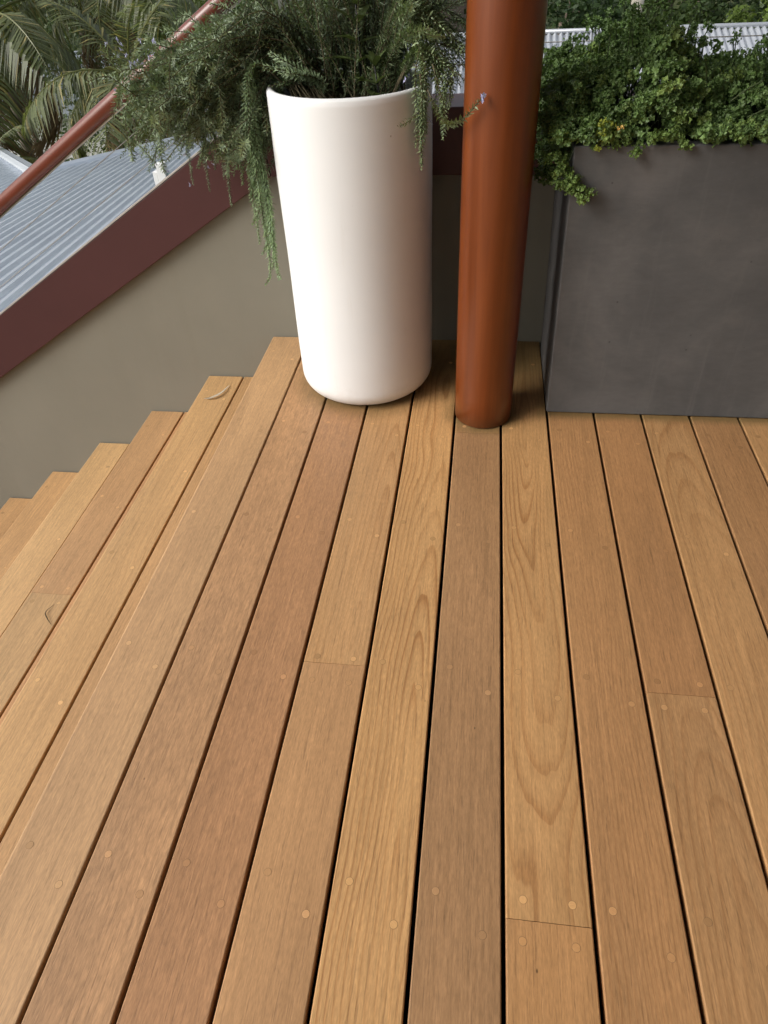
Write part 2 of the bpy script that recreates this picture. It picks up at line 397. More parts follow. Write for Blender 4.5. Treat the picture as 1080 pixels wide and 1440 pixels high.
J = {k: JOISTS[k+7] for k in range(-7, 5)}     # J[0]=.4325, J[1]=.8885, J[2]=1.3445, J[3]=1.80, J[4]=2.2565
Y0, YE = -3.0, 2.398
# (index, [(y0, y1, colour, figure, pith, spacing, tilt, speckle)])
ROWS = {
 0: [(Y0, YE, (190,149,106), .15, (.30,.05), .010, .02, .05)],
 1: [(Y0, YE, (178,134,93), .12, (.22,.10), .012, .02, .17)],
 2: [(Y0, YE, (172,124,83), .15, (-.22,.08), .010, .02, .14)],
 3: [(Y0, .903, (183,137,91), .10, (.3,.08), .010, .02, .06), (.903, YE, (191,145,94), .75, (.03,.035), .0105, .055, .05)],
 4: [(Y0, YE, (200,152,95), 1.15, (.035,.030), .0105, .050, .03)],
 5: [(Y0, 1.7985, (160,120,81), .16, (-.24,.06), .009, .03, .10), (1.7985, YE, (168,126,80), .2, None, .01, .03, .06)],
 6: [(Y0, .4325, (182,132,80), .12, (.3,.1), .01, .02, .04), (.4325, YE, (190,143,89), 1.1, (.005,.032), .0095, .048, .03)],
 7: [(Y0, YE, (172,125,78), .5, (.20,.03), .0085, .02, .05)],
 8: [(Y0, .891, (170,126,80), .8, (.01,.03), .010, .06, .04), (.891, YE, (164,117,72), .15, (.25,.10), .010, .02, .05)],
 9: [(Y0, YE, (178,133,84), .65, (.04,.04), .010, .05, .03)],
 10: [(Y0, YE, (160,116,73), .35, (-.2,.05), .010, .03, .05)],
 11: [(Y0, .9, (170,124,78), .4, None, .011, .04, .05), (.9, YE, (176,132,84), .5, (.03,.04), .012, .05, .04)],
}
for i in range(12, 24):
    rs = random.Random(i); c = rs.choice([(178,130,82),(164,114,70),(188,140,88),(172,122,78)])
    cut = J[rs.choice((-3,-2,-1,0,1,2))]
    ROWS[i] = [(Y0, cut, c, rs.uniform(.1,.8), None, .011, .04, .05), (cut, YE, rs.choice([(178,130,82),(166,118,74),(184,138,88)]), rs.uniform(.1,.8), None, .012, .04, .05)]
for i, segs in ROWS.items():
    for (a, b, col, fig, pith, spc, tilt, spk) in segs:
        if i == 0:
            x0 = NOSE; x1 = -.003
            board(deck, (x0+x1)/2, a, b, 0, col, x1-x0, fig, pith, spc, tilt, spk, nose=.006, joists=JOISTS)
        else:
            board(deck, (i-.5)*P, a, b, 0, col, BW, fig, pith, spc, tilt, spk, joists=JOISTS)

# ================================================================== STAIRCASE
RISE, GOING = .1805, .2965
stairs = empty('staircase', (NOSE, 0, -1.4)); OFF = (NOSE, 0, -1.4)
tag(stairs, 'timber steps descending left from the deck along the olive wall', 'stairs')
SC = [(200,158,106), (197,152,100), (203,163,112), (196,152,102), (190,146,98), (188,146,98), (186,142,95), (186,142,95)]
SC2 = [(188,146,98), (193,144,96), (198,155,106), (190,148,100), (186,142,96), (186,142,96), (186,142,95), (186,142,95)]
for k in range(1, 8):
    xn = NOSE - GOING*k; z = -RISE*k; c = SC[k-1]
    wA = .1440; fig = .25 if k != 1 else .4
    sp_ = [(Y0, YE)]
    board(stairs, xn+wA/2, Y0, YE, z, c, wA, fig, None, .011, .035, .03, nose=.006, joists=JOISTS, parent_off=OFF) if k != 2 else None
    if k == 2:
        board(stairs, xn+wA/2, Y0, 1.349, z, (186,150,104), wA, .25, None, .011, .03, .04, nose=.006, joists=JOISTS, parent_off=OFF)
        board(stairs, xn+wA/2, 1.349, YE, z, (188,145,99), wA, .3, (.2,.04), .010, .03, .05, nose=.006, joists=JOISTS, parent_off=OFF)
    board(stairs, xn+wA+.007+.0775, Y0, YE, z, SC2[k-1], .155, .3, None, .011, .035, .03, joists=(), plugs=False, parent_off=OFF)
    # riser board under the nosing above
    rb = MB(); rb.box(-.011, .011, Y0, YE, -(RISE-TH-.002), -.0)
    r = rb.build('riser', M_board, stairs); r.location = Vector((xn+GOING+.030, 0, z+RISE-TH-.001)) - Vector(OFF)
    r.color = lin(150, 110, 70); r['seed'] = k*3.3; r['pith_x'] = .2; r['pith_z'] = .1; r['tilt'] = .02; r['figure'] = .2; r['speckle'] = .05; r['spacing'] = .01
# dark blocks added below treads so that no light leaks through
mb = MB()
for k in range(1, 8):
    xn = NOSE - GOING*k; z = -RISE*k
    mb.box(xn+.05, xn+GOING+.012, Y0+.02, YE-.01, z-.16, z-TH-.002)
mb.build('under_tread_light_stop', M_dark, stairs, loc=(-OFF[0], -OFF[1], -OFF[2]))

# ================================================================== STAIR WALL
SL = .607
def fas_b(x): return .582 if x > -.06 else .582 + SL*(x+.06)        # underside of the fascia
wall = empty('parapet_wall', (0, 2.47, -2.8)); WO = Vector((0, 2.47, -2.8))
tag(wall, 'olive rendered wall with maroon capping beside the stairs, behind the white pot', 'wall')
XL, XR = -3.2, 3.4
mb = MB()
prof = [(XL, -3.0), (XR, -3.0), (XR, .60), (-.07, .60), (XL, .60+SL*(XL+.07))]
def slab(prof, y0, y1):
    mm = MB(); n = len(prof)
    vs = [(p[0], y0, p[1]) for p in prof] + [(p[0], y1, p[1]) for p in prof]
    mm.add(vs, [tuple(range(n)), tuple(range(2*n-1, n-1, -1))] + [((k+1)%n, k, n+k, n+(k+1)%n) for k in range(n)]); return mm
slab(prof, WALL_Y, WALL_Y+.14).build('wall_panel', M_render, wall, loc=-WO)
FV = .212
prof = [(XL, fas_b(XL)), (-.06, .582), (-.0755, .582+FV-.0095), (XL, fas_b(XL)+FV)]
fo = slab(prof, WALL_Y-.026, WALL_Y+.166).build('sloping_fascia', M_maroon, wall, loc=-WO, bevel=.003)
prof = [(-.06+.002, .582), (XR, .582), (XR, .774), (-.0755+.002, .774)]
slab(prof, WALL_Y-.026, WALL_Y+.166).build('level_fascia', M_maroon, wall, loc=-WO, bevel=.003)
# thin capping flashing on top
slab([(XL, fas_b(XL)+FV+.0005), (-.0765, .5725+FV+.0005), (-.0765, .5725+FV+.0055), (XL, fas_b(XL)+FV+.0055)], WALL_Y-.0275, WALL_Y+.1675).build('cap_flashing', M_flash, wall, loc=-WO)

# ================================================================== HANDRAIL
RY = WALL_Y + .07
hr = empty('handrail', (-1.0, RY, .3)); HO = Vector((-1.0, RY, .3))
tag(hr, 'sloping red-brown tubular handrail with thin wires above the maroon capping', 'handrail')
def rail_z(x): return 1.080 + .600*(x+.10)
x0, x1 = -3.1, .02
pts = [(x0, RY, rail_z(x0)), (x1, RY, rail_z(x1)), (x1+.05, RY, rail_z(x1)+.015), (XR, RY, rail_z(x1)+.015)]
mb = MB(); mb.tube(pts, .0245, 20); mb.build('rail_tube', M_rail, hr, True, -HO)
def flat(dz, hh, ww): return None
mb = MB(); mb.tube([(p[0], p[1]+.004, p[2]-.031) for p in pts], .0055, 6); mb.build('rail_support_bar', M_steel, hr, True, -HO)
M_wire = plain('steel_wire', (.30, .29, .27, 1), .5, .4, .1, 20)
for dz, zl in ((-.122, 1.04), (-.232, .9165)):
    mb = MB(); mb.tube([(x0, RY, rail_z(x0)+dz), (x1, RY, rail_z(x1)+dz)], .0016, 6); mb.build('wire', M_wire, hr, True, -HO)
    mb = MB(); mb.tube([(x1, RY, zl), (XR, RY, zl)], .0016, 6); mb.build('wire', M_wire, hr, True, -HO)
for x in (-2.9, -1.75, x1, 1.5, 3.0):
    zt = rail_z(min(x, x1)) - (.0 if x > x1 else .0); zb = (.77 if x > -.09 else fas_b(x)+FV)
    mb = MB(); mb.box(x-.006, x+.006, RY-.02, RY+.02, zb, zt-.02); mb.build('baluster', M_steel, hr, loc=-HO)

# ================================================================== POST AND UNSEEN VERANDA ROOF
PX, PY, PR = .667, 1.905, .0875
prof = [(0.0, 0.0006), (PR-.004, .0006), (PR, .005)] + [(PR + .0012*sin(z*2.1+.5), z) for z in [k*.1 for k in range(1, 27)]] + [(0, 2.62)]
mb = MB(); mb.lathe(prof, 72)
po = mb.build('round_post', M_post, smooth=True, loc=(PX, PY, 0), sharp=50); po.rotation_euler = (0, 0, .4)
tag(po, 'round orange-brown stained timber post between white pot and grey planter', 'post')
M_lining = plain('timber_lining', (.30, .20, .12, 1), .6, .3, .15, 5)
vr = empty('unseen_veranda_roof', (PX, PY, 2.62)); tag(vr, 'unseen timber lined veranda roof on the round timber post, shaped to shade the deck', 'roof')
VO = Vector((PX, PY, 2.62))
mb = MB(); mb.box(-.62, 4.6, -4.5, 2.85, 2.80, 2.92); mb.build('ceiling_lining', M_lining, vr, loc=-VO)  # unseen roof on the post; overhang and dark lining shaped to cut light
mb = MB(); mb.box(.58, .755, -4.5, 2.6, 2.62, 2.799); mb.build('beam', M_post, vr, loc=-VO)
hw = MB(); hw.box(3.3, 3.5, -4.5, 2.3, -2.8, 2.79); hw.box(1.6, 3.29, -4.2, -4.0, -2.8, 2.79)  # unseen house walls, placed to steer how much light reaches the deck
tag(hw.build('unseen_house_wall', M_render), 'unseen olive house wall beside the deck, placed to shape the light', 'wall')

# ================================================================== WHITE POT
CX, CY = .268, 2.112; HP = .893
pot = empty('tall_planter_pot', (CX, CY, 0)); tag(pot, 'tall white cylindrical pot holding rosemary at the top of the stairs', 'pot')
R0, R1 = .2205, .2205; pf = [(0, .003), (.1655, .003)]
for k in range(1, 10):
    a = -pi/2 + (pi/2)*k/9; pf.append((.1655+.055*cos(a), .061+.058*sin(a)))
for k in range(1, 9): pf.append((R0 + (R1-R0)*k/8 + .0008*sin(k*1.3), .061+(HP-.022-.061)*k/8))
for k in range(1, 9):
    a = pi*k/8; pf.append((R1-.011+.011*cos(a), HP-.012+.012*sin(a)))
pf += [(R1-.024, HP-.05), (R1-.026, HP-.12), (.05, HP-.121)]
mb = MB(); mb.lathe(pf, 96); mb.build('pot_body', M_pot, pot, True, sharp=60)
# soil with clods
mb = MB(); vs = []; fs = []; nr, na = 14, 56; rr = R1-.0255
for i in range(nr+1):
    for k in range(na):
        r = rr*i/nr; a = 2*pi*k/na; x, y = r*cos(a), r*sin(a)
        vs.append((x, y, HP-.062 + .016*mnoise.noise(Vector((x*30, y*30, 1))) + .010*mnoise.noise(Vector((x*80, y*80, 5)))))
for i in range(nr):
    for k in range(na): fs.append((i*na+k, (i+1)*na+k, (i+1)*na+(k+1)%na, i*na+(k+1)%na))
mb.add(vs, fs); mb.build('soil', M_soil, pot, True)

# ================================================================== GREY PLANTER
gp = empty('trough_planter', (1.4, 2.1, 0)); tag(gp, 'dark grey concrete trough planter filled with parsley, right of the post', 'planter'); GO = Vector((1.4, 2.1, 0))
bx0, bx1, by0, by1 = .867, 1.95, 1.925, 2.335; tx0, tx1, ty0, ty1 = .850, 1.967, 1.912, 2.348; HZ = .778; TW = .035
def frustum(b, t_, z0, z1):
    return [(b[0],b[2],z0),(b[1],b[2],z0),(b[1],b[3],z0),(b[0],b[3],z0),(t_[0],t_[2],z1),(t_[1],t_[2],z1),(t_[1],t_[3],z1),(t_[0],t_[3],z1)]
mb = MB()
v = frustum((bx0,bx1,by0,by1), (tx0,tx1,ty0,ty1), .002, HZ)
vi = [(tx0+TW,ty0+TW,HZ),(tx1-TW,ty0+TW,HZ),(tx1-TW,ty1-TW,HZ),(tx0+TW,ty1-TW,HZ),(tx0+TW+.002,ty0+TW+.002,HZ-.12),(tx1-TW-.002,ty0+TW+.002,HZ-.12),(tx1-TW-.002,ty1-TW-.002,HZ-.12),(tx0+TW+.002,ty1-TW-.002,HZ-.12)]
mb.add(v+vi, [(3,2,1,0),(0,1,5,4),(1,2,6,5),(2,3,7,6),(3,0,4,7),(4,5,9,8),(5,6,10,9),(6,7,11,10),(7,4,8,11),(8,9,13,12),(9,10,14,13),(10,11,15,14),(11,8,12,15),(12,13,14,15)])
o = mb.build('planter_body', M_planter, gp, loc=-GO, bevel=.004, segs=2)
mb = MB(); vs = []; fs = []; ax, ay = 40, 16
for j in range(ay+1):
    for i in range(ax+1):
        x = tx0+TW+.003+(tx1-tx0-2*TW-.006)*i/ax; y = ty0+TW+.003+(ty1-ty0-2*TW-.006)*j/ay
        vs.append((x, y, HZ-.05+.018*mnoise.noise(Vector((x*25, y*25, 2)))))
for j in range(ay):
    for i in range(ax): fs.append((j*(ax+1)+i, j*(ax+1)+i+1, (j+1)*(ax+1)+i+1, (j+1)*(ax+1)+i))
mb.add(vs, fs); mb.build('soil', M_soil, gp, True, -GO)

# ================================================================== ROSEMARY
def bez(p, n):
    """Catmull-Rom through points"""
    p = [Vector(q) for q in p]; p = [p[0]*2-p[1]] + p + [p[-1]*2-p[-2]]; out = []
    for i in range(1, len(p)-2):
        a, b, c, d = p[i-1:i+3]
        for k in range(n):
            t = k/n; out.append(.5*((2*b)+(c-a)*t+(2*a-5*b+4*c-d)*t*t+(3*b-a-3*c+d)*t**3))
    out.append(p[-2]); return out
rs = random.Random(11)
def needle(mb, p, d, nrm, L, wd, tint):
    s = d.cross(nrm).normalized()*wd*.5
    b = p + d*L*.45 + nrm*L*.05
    e = p + d*L - nrm*L*.06
    mb.add([p - s*.5, p + s*.5, b + s, e, b - s], [(0,1,2,4), (4,2,3)], tint)
def sprig(mb, sb, pts, leaf_from=.25, dens=.0048, L=.019, r0=.0026, tint=None, gap=None):
    P_ = bez(pts, 9)
    ln = [0]
    for a, b in zip(P_, P_[1:]): ln.append(ln[-1]+(b-a).length)
    T = ln[-1]; rad = [max(.0009, r0*(1-.85*l/T)) for l in ln]
    sb.tube(P_[::2] if len(P_) > 9 else P_, rad[::2] if len(P_) > 9 else rad, 4, False)
    tint = tint or (1, 1, 1); s = T*leaf_from; ang = rs.uniform(0, 6.28); i = 0
    while s < T:
        while i < len(ln)-2 and ln[i+1] < s: i += 1
        f = (s-ln[i])/max(1e-6, ln[i+1]-ln[i]); p = P_[i].lerp(P_[i+1], f); t = (P_[i+1]-P_[i]).normalized()
        u = t.cross(Vector((.3, .2, 1))).normalized(); v = t.cross(u); q = s/T
        ll = L*(1.0 if q < .85 else 1.0-.55*(q-.85)/.15)
        for k in range(3):
            a = ang+2*pi*k/3+rs.uniform(-.35, .35); rdir = u*cos(a)+v*sin(a)
            d = (t*rs.uniform(.15, .65)+rdir*rs.uniform(.7, 1.0)).normalized()
            kk = rs.uniform(.70, 1.30) * (1.0 if q < .8 else 1.15)
            pale = 1.25 if rs.random() < .12 else 1.0
            needle(mb, p, d, (rdir - d*rdir.dot(d)).normalized() if abs(rdir.dot(d)) < .98 else u, ll*rs.uniform(.7, 1.15), .0039, (tint[0]*kk*pale, tint[1]*kk*pale, tint[2]*kk*pale*pale, 1))
        ang += 1.05; s += dens*rs.uniform(.8, 1.25)
    return P_
ros = empty('rosemary', (CX, CY, .83)); tag(ros, 'trailing dark green rosemary spilling from the tall white pot', 'plant'); RO = Vector((CX, CY, .83))
needles, stems = MB(), MB()
Z0 = .835
def rt_(c, r): return Vector((c[0]+rs.gauss(0, r), c[1]+rs.gauss(0, r), c[2]+rs.gauss(0, r)))
# --- left spill: boughs arching over the rim towards the stairs
for k in range(150):
    ex = rs.uniform(-.38, .06); q = (.06-ex)/.42
    ey = rs.uniform(1.98, 2.36) if q > .3 else rs.uniform(2.0, 2.35)
    top = 1.05-.115*q; bot = .76-.03*q
    ez = rs.uniform(bot, top) if rs.random() < .75 else rs.uniform(.66, .80)
    base = (CX-rs.uniform(.0, .13), CY+rs.uniform(-.08, .1), Z0)
    m1 = (CX-.17-rs.uniform(0, .06), CY+(ey-CY)*.35, max(.95, ez*.4+.60)+rs.uniform(-.03, .08))
    m2 = ((m1[0]+ex)/2+rs.uniform(-.03,.03), (m1[1]+ey)/2, max(ez, .90)+rs.uniform(.0, .07))
    tk = rs.uniform(.75, 1.15)
    sprig(needles, stems, [base, m1, m2, (ex, ey, ez)], .20, .0062, .018, .0026, (tk, tk, tk))
    # side shoots
    for h in range(3):
        f = rs.uniform(.3, 1.0); b = Vector(m2).lerp(Vector((ex, ey, ez)), f)
        e = b + Vector((rs.uniform(-.11, .04), rs.uniform(-.09, .09), rs.uniform(-.09, .06)))
        if e.x < -.40: e.x = -.38
        mid = (b+e)/2+Vector((0, 0, rs.uniform(0, .03)))
        sprig(needles, stems, [b, mid, e], .05, .0062, .019, .0016, (tk*1.1, tk*1.1, tk*1.05))
# --- left hanging tendrils in front of the maroon fascia
for (x, z, y, n_) in ((-.285, .585, 2.30, 3), (-.255, .560, 2.31, 3), (-.205, .510, 2.32, 3), (-.30, .78, 2.3, 2), (-.13, .66, 2.3, 4), (-.22, .66, 2.25, 4), (-.10, .60, 2.33, 2)):
    for k in range(n_):
        dx = rs.uniform(-.02, .02); dz = rs.uniform(0, .12)*(k > 0)
        sprig(needles, stems, [(CX-.12, CY+.05, Z0), (x+.17, y-.05, 1.0), (x+.03+dx, y, .86), (x+.01+dx, y, (z+.86)/2), (x+dx, y, z+dz)], .35, .0046, .015, .003, (.85, .85, .80))
# --- tendrils hanging down the left flank of the pot
for (x, z, y, n_) in ((-.008, .335, 2.10, 4), (.015, .38, 2.04, 4), (-.025, .42, 2.14, 4), (-.035, .47, 2.09, 3), (-.045, .55, 2.16, 4), (.012, .55, 2.03, 3), (-.06, .64, 2.1, 4), (-.015, .66, 2.1, 4)):
    for k in range(n_):
        dx = rs.uniform(-.014, .012); dz = rs.uniform(0, .14)*(k > 0)
        sprig(needles, stems, [(CX-.12, CY, Z0), (CX-.225, y, .95), (.018+dx-rs.uniform(0, .03), y, .80), (x+.002+dx, y, (z+.80)/2+.05), (x+dx, y, z+dz+.06), (x-rs.uniform(-.01,.035)+dx, y, z+dz)], .30, .0046, .017, .003, (1.05, 1.12, .95))
# --- upright centre and back
for k in range(120):
    a = rs.uniform(0, 2*pi); r = rs.uniform(.02, .16); bx, by = CX+r*cos(a), CY+.05+r*sin(a)*.7
    ex = bx+rs.gauss(-.02, .12); ey = by+rs.uniform(-.02, .18); ez = rs.uniform(.97, 1.36)
    if ex > .24 and ex < .40 and ey < 2.2 and rs.random() < .6: ey += .14
    sprig(needles, stems, [(bx, by, Z0), ((bx*2+ex)/3, (by*2+ey)/3, Z0+(ez-Z0)*.4), (ex, ey, ez)], .10, .0062, .018, .0024, (.8, .8, .76))
# low leafy shoots along the left front of the rim
for k in range(26):
    a = rs.uniform(radians(150), radians(235)); ex, ey = CX+.2*cos(a), CY+.2*sin(a)
    sprig(needles, stems, [(CX-.06, CY, Z0), ((CX+ex)/2, (CY+ey)/2, .91), (ex+rs.gauss(0,.02), ey+rs.gauss(0,.02), rs.uniform(.89, .98))], .3, .0062, .018, .003, (1.0, 1.05, .95))
# --- right hand cascade over the rim
for k in range(120):
    ex = rs.uniform(.40, .63); ey = rs.uniform(1.96, 2.25); ez = rs.uniform(.88, 1.16)
    if ex > .575 and ey < 2.02: ey += .1
    tk = rs.uniform(.95, 1.35)
    sprig(needles, stems, [(CX+rs.uniform(.02, .12), CY+rs.uniform(-.05, .08), Z0), (CX+.15, (CY+ey)/2, .98+rs.uniform(0, .1)), (ex, ey, ez)], .10, .0056, .019, .0022, (tk, tk, tk*.9))
for (x, y, z, n_) in ((.468, 1.965, .715, 4), (.475, 1.99, .79, 5), (.525, 1.97, .80, 5), (.50, 2.0, .84, 5), (.55, 2.0, .85, 4), (.53, 2.05, .86, 4)):
    for k in range(n_):
        dx = rs.uniform(-.016, .016); dz = rs.uniform(0, .10)*(k > 0)
        sprig(needles, stems, [(CX+.1, CY-.03, Z0), (CX+.19, (CY*.4+y*.6), .97), (x+dx, y+.01, .90+dz*.5), (x+dx*.6, y, (z+.90)/2+dz*.5), (x+dx, y, z+dz)], .3, .0048, .017, .003, (1.12, 1.12, .95))
sprig(needles, stems, [(.47, 1.96, .93), (.475, 1.935, .87), (.45, 1.925, .84), (.418, 1.92, .825)], .1, .0046, .015, .002, (.95, .95, .85))
sprig(needles, stems, [(.49, 1.94, .90), (.53, 1.88, .845), (.575, 1.83, .855), (.622, 1.81, .905)], .1, .0046, .015, .002, (.95, .95, .8))
sprig(needles, stems, [(.50, 1.96, .95), (.52, 1.92, .90), (.535, 1.9, .86), (.53, 1.9, .80)], .1, .0046, .014, .002, (1.0, 1.0, .85))
needles.build('needles', M_rose, ros, loc=-RO)['kind'] = 'stuff'
stems.build('stems', M_bark, ros, True, -RO)
fl = MB()
def flower(p):
    for k in range(5):
        d = Vector((rs.gauss(0,1), rs.gauss(0,1), rs.gauss(0,1))).normalized(); n_ = d.orthogonal().normalized()
        needle(fl, Vector(p), d, n_, rs.uniform(.006, .011), .006, (1, 1, 1, 1))
for k in range(46): flower((rs.uniform(-.40, -.27), rs.uniform(2.1, 2.3), rs.uniform(.86, .99)))
for k in range(14): flower((rs.uniform(-.38, -.2), rs.uniform(2.1, 2.32), rs.uniform(.62, .86)))
for k in range(4): flower((.624+rs.gauss(0,.003), 1.809+rs.gauss(0,.003), .908+rs.gauss(0,.003)))
for k in range(4): flower((rs.uniform(.42, .55), rs.uniform(1.95, 2.1), rs.uniform(.75, 1.0)))
fo = fl.build('flowers', M_petal, ros, loc=-RO); fo['kind'] = 'stuff'; fo['label'] = 'tiny pale violet flowers'

# broad leaved seedling growing inside the pot
def leaf(mb, p, d, nrm, L, wd, tint, droop=.25):
    d = d.normalized(); s = d.cross(nrm).normalized(); vs = []; fs = []; n_ = 7
    for i in range(n_):
        t = i/(n_-1); w_ = wd*.5*(sin(pi*min(1, t*.95+.05))**.8)*(1 if t < 1 else 0)
        c = p + d*L*t - Vector((0, 0, 1))*droop*L*t*t
        vs += [c - s*w_ + nrm*w_*.25, c, c + s*w_ + nrm*w_*.25]
    for i in range(n_-1):
        a = i*3; fs += [(a, a+1, a+4, a+3), (a+1, a+2, a+5, a+4)]
    mb.add(vs, fs, tint)
def seedling(loc, H, whorls, label, L, name='leafy_seedling', wd=.4):
    e = empty(name, loc); tag(e, label, 'plant')
    st = MB(); st.tube([(0,0,0), (.004,.004,H*.5), (-.002,.0,H)], [.004,.003,.0015], 6, True); st.build('stem', M_broad, e, True)
    ang = 0
    for i in range(whorls):
        h = H*(.25+.75*i/(whorls-1)); 
        for k in range(3 if i < whorls-1 else 4):
            ang += 2.399; mb = MB(); el = rs.uniform(.25, .8) if i < whorls-1 else rs.uniform(.7, 1.2)
            d = Vector((cos(ang)*cos(el), sin(ang)*cos(el), sin(el))); nn = Vector((-cos(ang)*sin(el), -sin(ang)*sin(el), cos(el)))
            q = rs.uniform(.75, 1.25)
            leaf(mb, Vector((0,0,h)), d, nn, L*rs.uniform(.75, 1.15), L*wd, (q, q, q*.85, 1)); mb.build('leaf', M_broad, e, True)
seedling((.350, 2.045, .835), .10, 3, 'small broad-leaved seedling with pointed leaves inside the white pot', .062, wd=.32)
seedling((.300, 2.10, .83), .27, 6, 'tall broad-leaved seedling rising behind the rosemary in the white pot', .105, wd=.26)

# ================================================================== PARSLEY
rs = random.Random(23)
ps = empty('parsley', (1.4, 2.13, .73)); tag(ps, 'curly green parsley filling the dark grey trough planter', 'plant'); PO = Vector((1.4, 2.13, .73))
lv, stk, yl = MB(), MB(), MB()
def tuft(mb, c, R, tint, n_=34):
    for k in range(n_):
        d = Vector((rs.gauss(0,1), rs.gauss(0,1), rs.gauss(.25,1))).normalized()
        p = c + Vector((d.x*R, d.y*R, d.z*R*.75))*rs.uniform(.35, 1.0)
        nrm = (d*.8 + Vector((rs.gauss(0,.6), rs.gauss(0,.6), rs.gauss(.3,.6)))).normalized()
        u = nrm.orthogonal().normalized(); a = rs.uniform(0, 6.28); v = nrm.cross(u); u, v = u*cos(a)+v*sin(a), v*cos(a)-u*sin(a)
        s = R*rs.uniform(.28, .50); kk = rs.uniform(.7, 1.3)
        # crinkled three-lobed leaflet
        q = [p-u*s*.2, p+u*s*.3-v*s*.75+nrm*s*.35, p+u*s*.9-v*s*.35-nrm*s*.2, p+u*s*1.15+nrm*s*.3, p+u*s*.9+v*s*.35-nrm*s*.2, p+u*s*.3+v*s*.75+nrm*s*.35, p+u*s*.45]
        mb.add(q, [(0,1,6),(1,2,6),(2,3,6),(3,4,6),(4,5,6),(5,0,6)], (tint[0]*kk, tint[1]*kk, tint[2]*kk, 1))
def stalk(a, b, sag=.02, r=.0014):
    a, b = Vector(a), Vector(b); mth = (a+b)/2+Vector((0,0,sag)); stk.tube(bez([a, mth, b], 4), r, 4, False, (1,1,1,1))
def ptop(x):   # height of the canopy along the trough
    return .915 + .085*math.exp(-((x-1.03)/.085)**2) - .03*min(1, max(0, (x-1.13)/.1)) + .008*sin(x*31)
for k in range(1400):
    x = rs.uniform(.79, 1.93); y = rs.uniform(1.90, 2.36)
    q = max(0, (y-1.90)/.46)
    tz = ptop(x) - .11*(1-min(1, q*2.6))**1.2
    z = tz - abs(rs.gauss(0, .05)) if rs.random() < .62 else rs.uniform(.78, tz)
    if x < .85 or y < 1.925: z = max(z, .80)
    if z < HZ+.02 and not (tx0 < x < tx1 and ty0 < y < ty1): z = HZ+.03
    big = rs.random(); R = rs.uniform(.016, .028)
    g_ = rs.uniform(.72, 1.12); ye = rs.random()
    tint = (g_*(1.12 if ye < .15 else 1.0), g_, g_*(.85 if ye < .15 else 1.0))
    c = Vector((x, y, z)); tuft(lv, c, R, tint, 36)
    if rs.random() < .5:
        root = (min(max(x+rs.uniform(-.12, .12), tx0+.06), tx1-.06), min(max(y+rs.uniform(0, .15), ty0+.06), ty1-.06), .73); stalk(root, c, .01)
# airy leaves standing above the canopy
for k in range(130):
    x = rs.uniform(.80, 1.9); y = rs.uniform(2.1, 2.36); z = ptop(x)+rs.uniform(.0, .07)
    c = Vector((x, y, z)); tuft(lv, c, rs.uniform(.013, .022), (.75, .78, .75), 22); stalk((x+rs.uniform(-.06,.06), y, .78), c, 0)
# spill over the left flank, down beside the post
for k in range(120):
    t = rs.random(); x = rs.uniform(.772, .86); y = rs.uniform(1.93, 2.25); z = .68+.22*rs.random()**.8
    tuft(lv, Vector((x, y, z)), rs.uniform(.015, .025), (.62, .62, .6), 28)
for k in range(26):
    t = k/25; c = Vector((.80+.085*t+rs.gauss(0,.010), 1.905-.010*t+rs.gauss(0,.010), .735-.065*t+rs.gauss(0,.014)))
    tuft(lv, c, rs.uniform(.012, .02), (1.05, 1.0, .85), 26)
stalk((.862, 1.93, .80), (.825, 1.905, .71), -.01, .0018)
# small clumps hanging over the front rim
for (x, z, n_) in ((.955, .775, 5), (.985, .762, 4), (.935, .79, 4), (1.03, .79, 6), (1.075, .785, 8), (1.10, .775, 5), (.90, .80, 6), (1.20, .80, 7), (1.35, .80, 7)):
    for k in range(n_): tuft(lv, Vector((x+rs.gauss(0,.013), 1.903+rs.gauss(0,.008), z+abs(rs.gauss(0,.016)))), rs.uniform(.010, .018), (1.1, 1.05, .9), 24)
for k in range(11):
    tuft(yl, Vector((.918+rs.gauss(0,.012), 1.897+rs.gauss(0,.006), .808+rs.gauss(0,.013))), rs.uniform(.009, .014), (1.9, 1.35, .6), 22)
for k in range(3):
    tuft(yl, Vector((.948+rs.gauss(0,.003), 1.893, .822+rs.gauss(0,.006))), .006, (5.5, 2.2, 2.2), 14)
for (a, b) in (((1.14, 1.97, .90), (1.12, 1.93, .94)), ((1.20, 1.95, .86), (1.26, 1.95, .90)), ((1.24, 1.93, .83), (1.33, 1.93, .86)), ((1.05, 1.95, .86), (1.045, 1.94, .93))): stalk(a, b, .004, .0017)
x_ = lv.build('leaves', M_pars, ps, loc=-PO); x_['kind'] = 'stuff'
x_ = yl.build('yellowed_leaves', M_pars, ps, loc=-PO); x_['kind'] = 'stuff'; x_['label'] = 'yellowing curly leaves at the planter rim'
x_ = stk.build('stalks', M_broad, ps, True, loc=-PO); x_['kind'] = 'stuff'

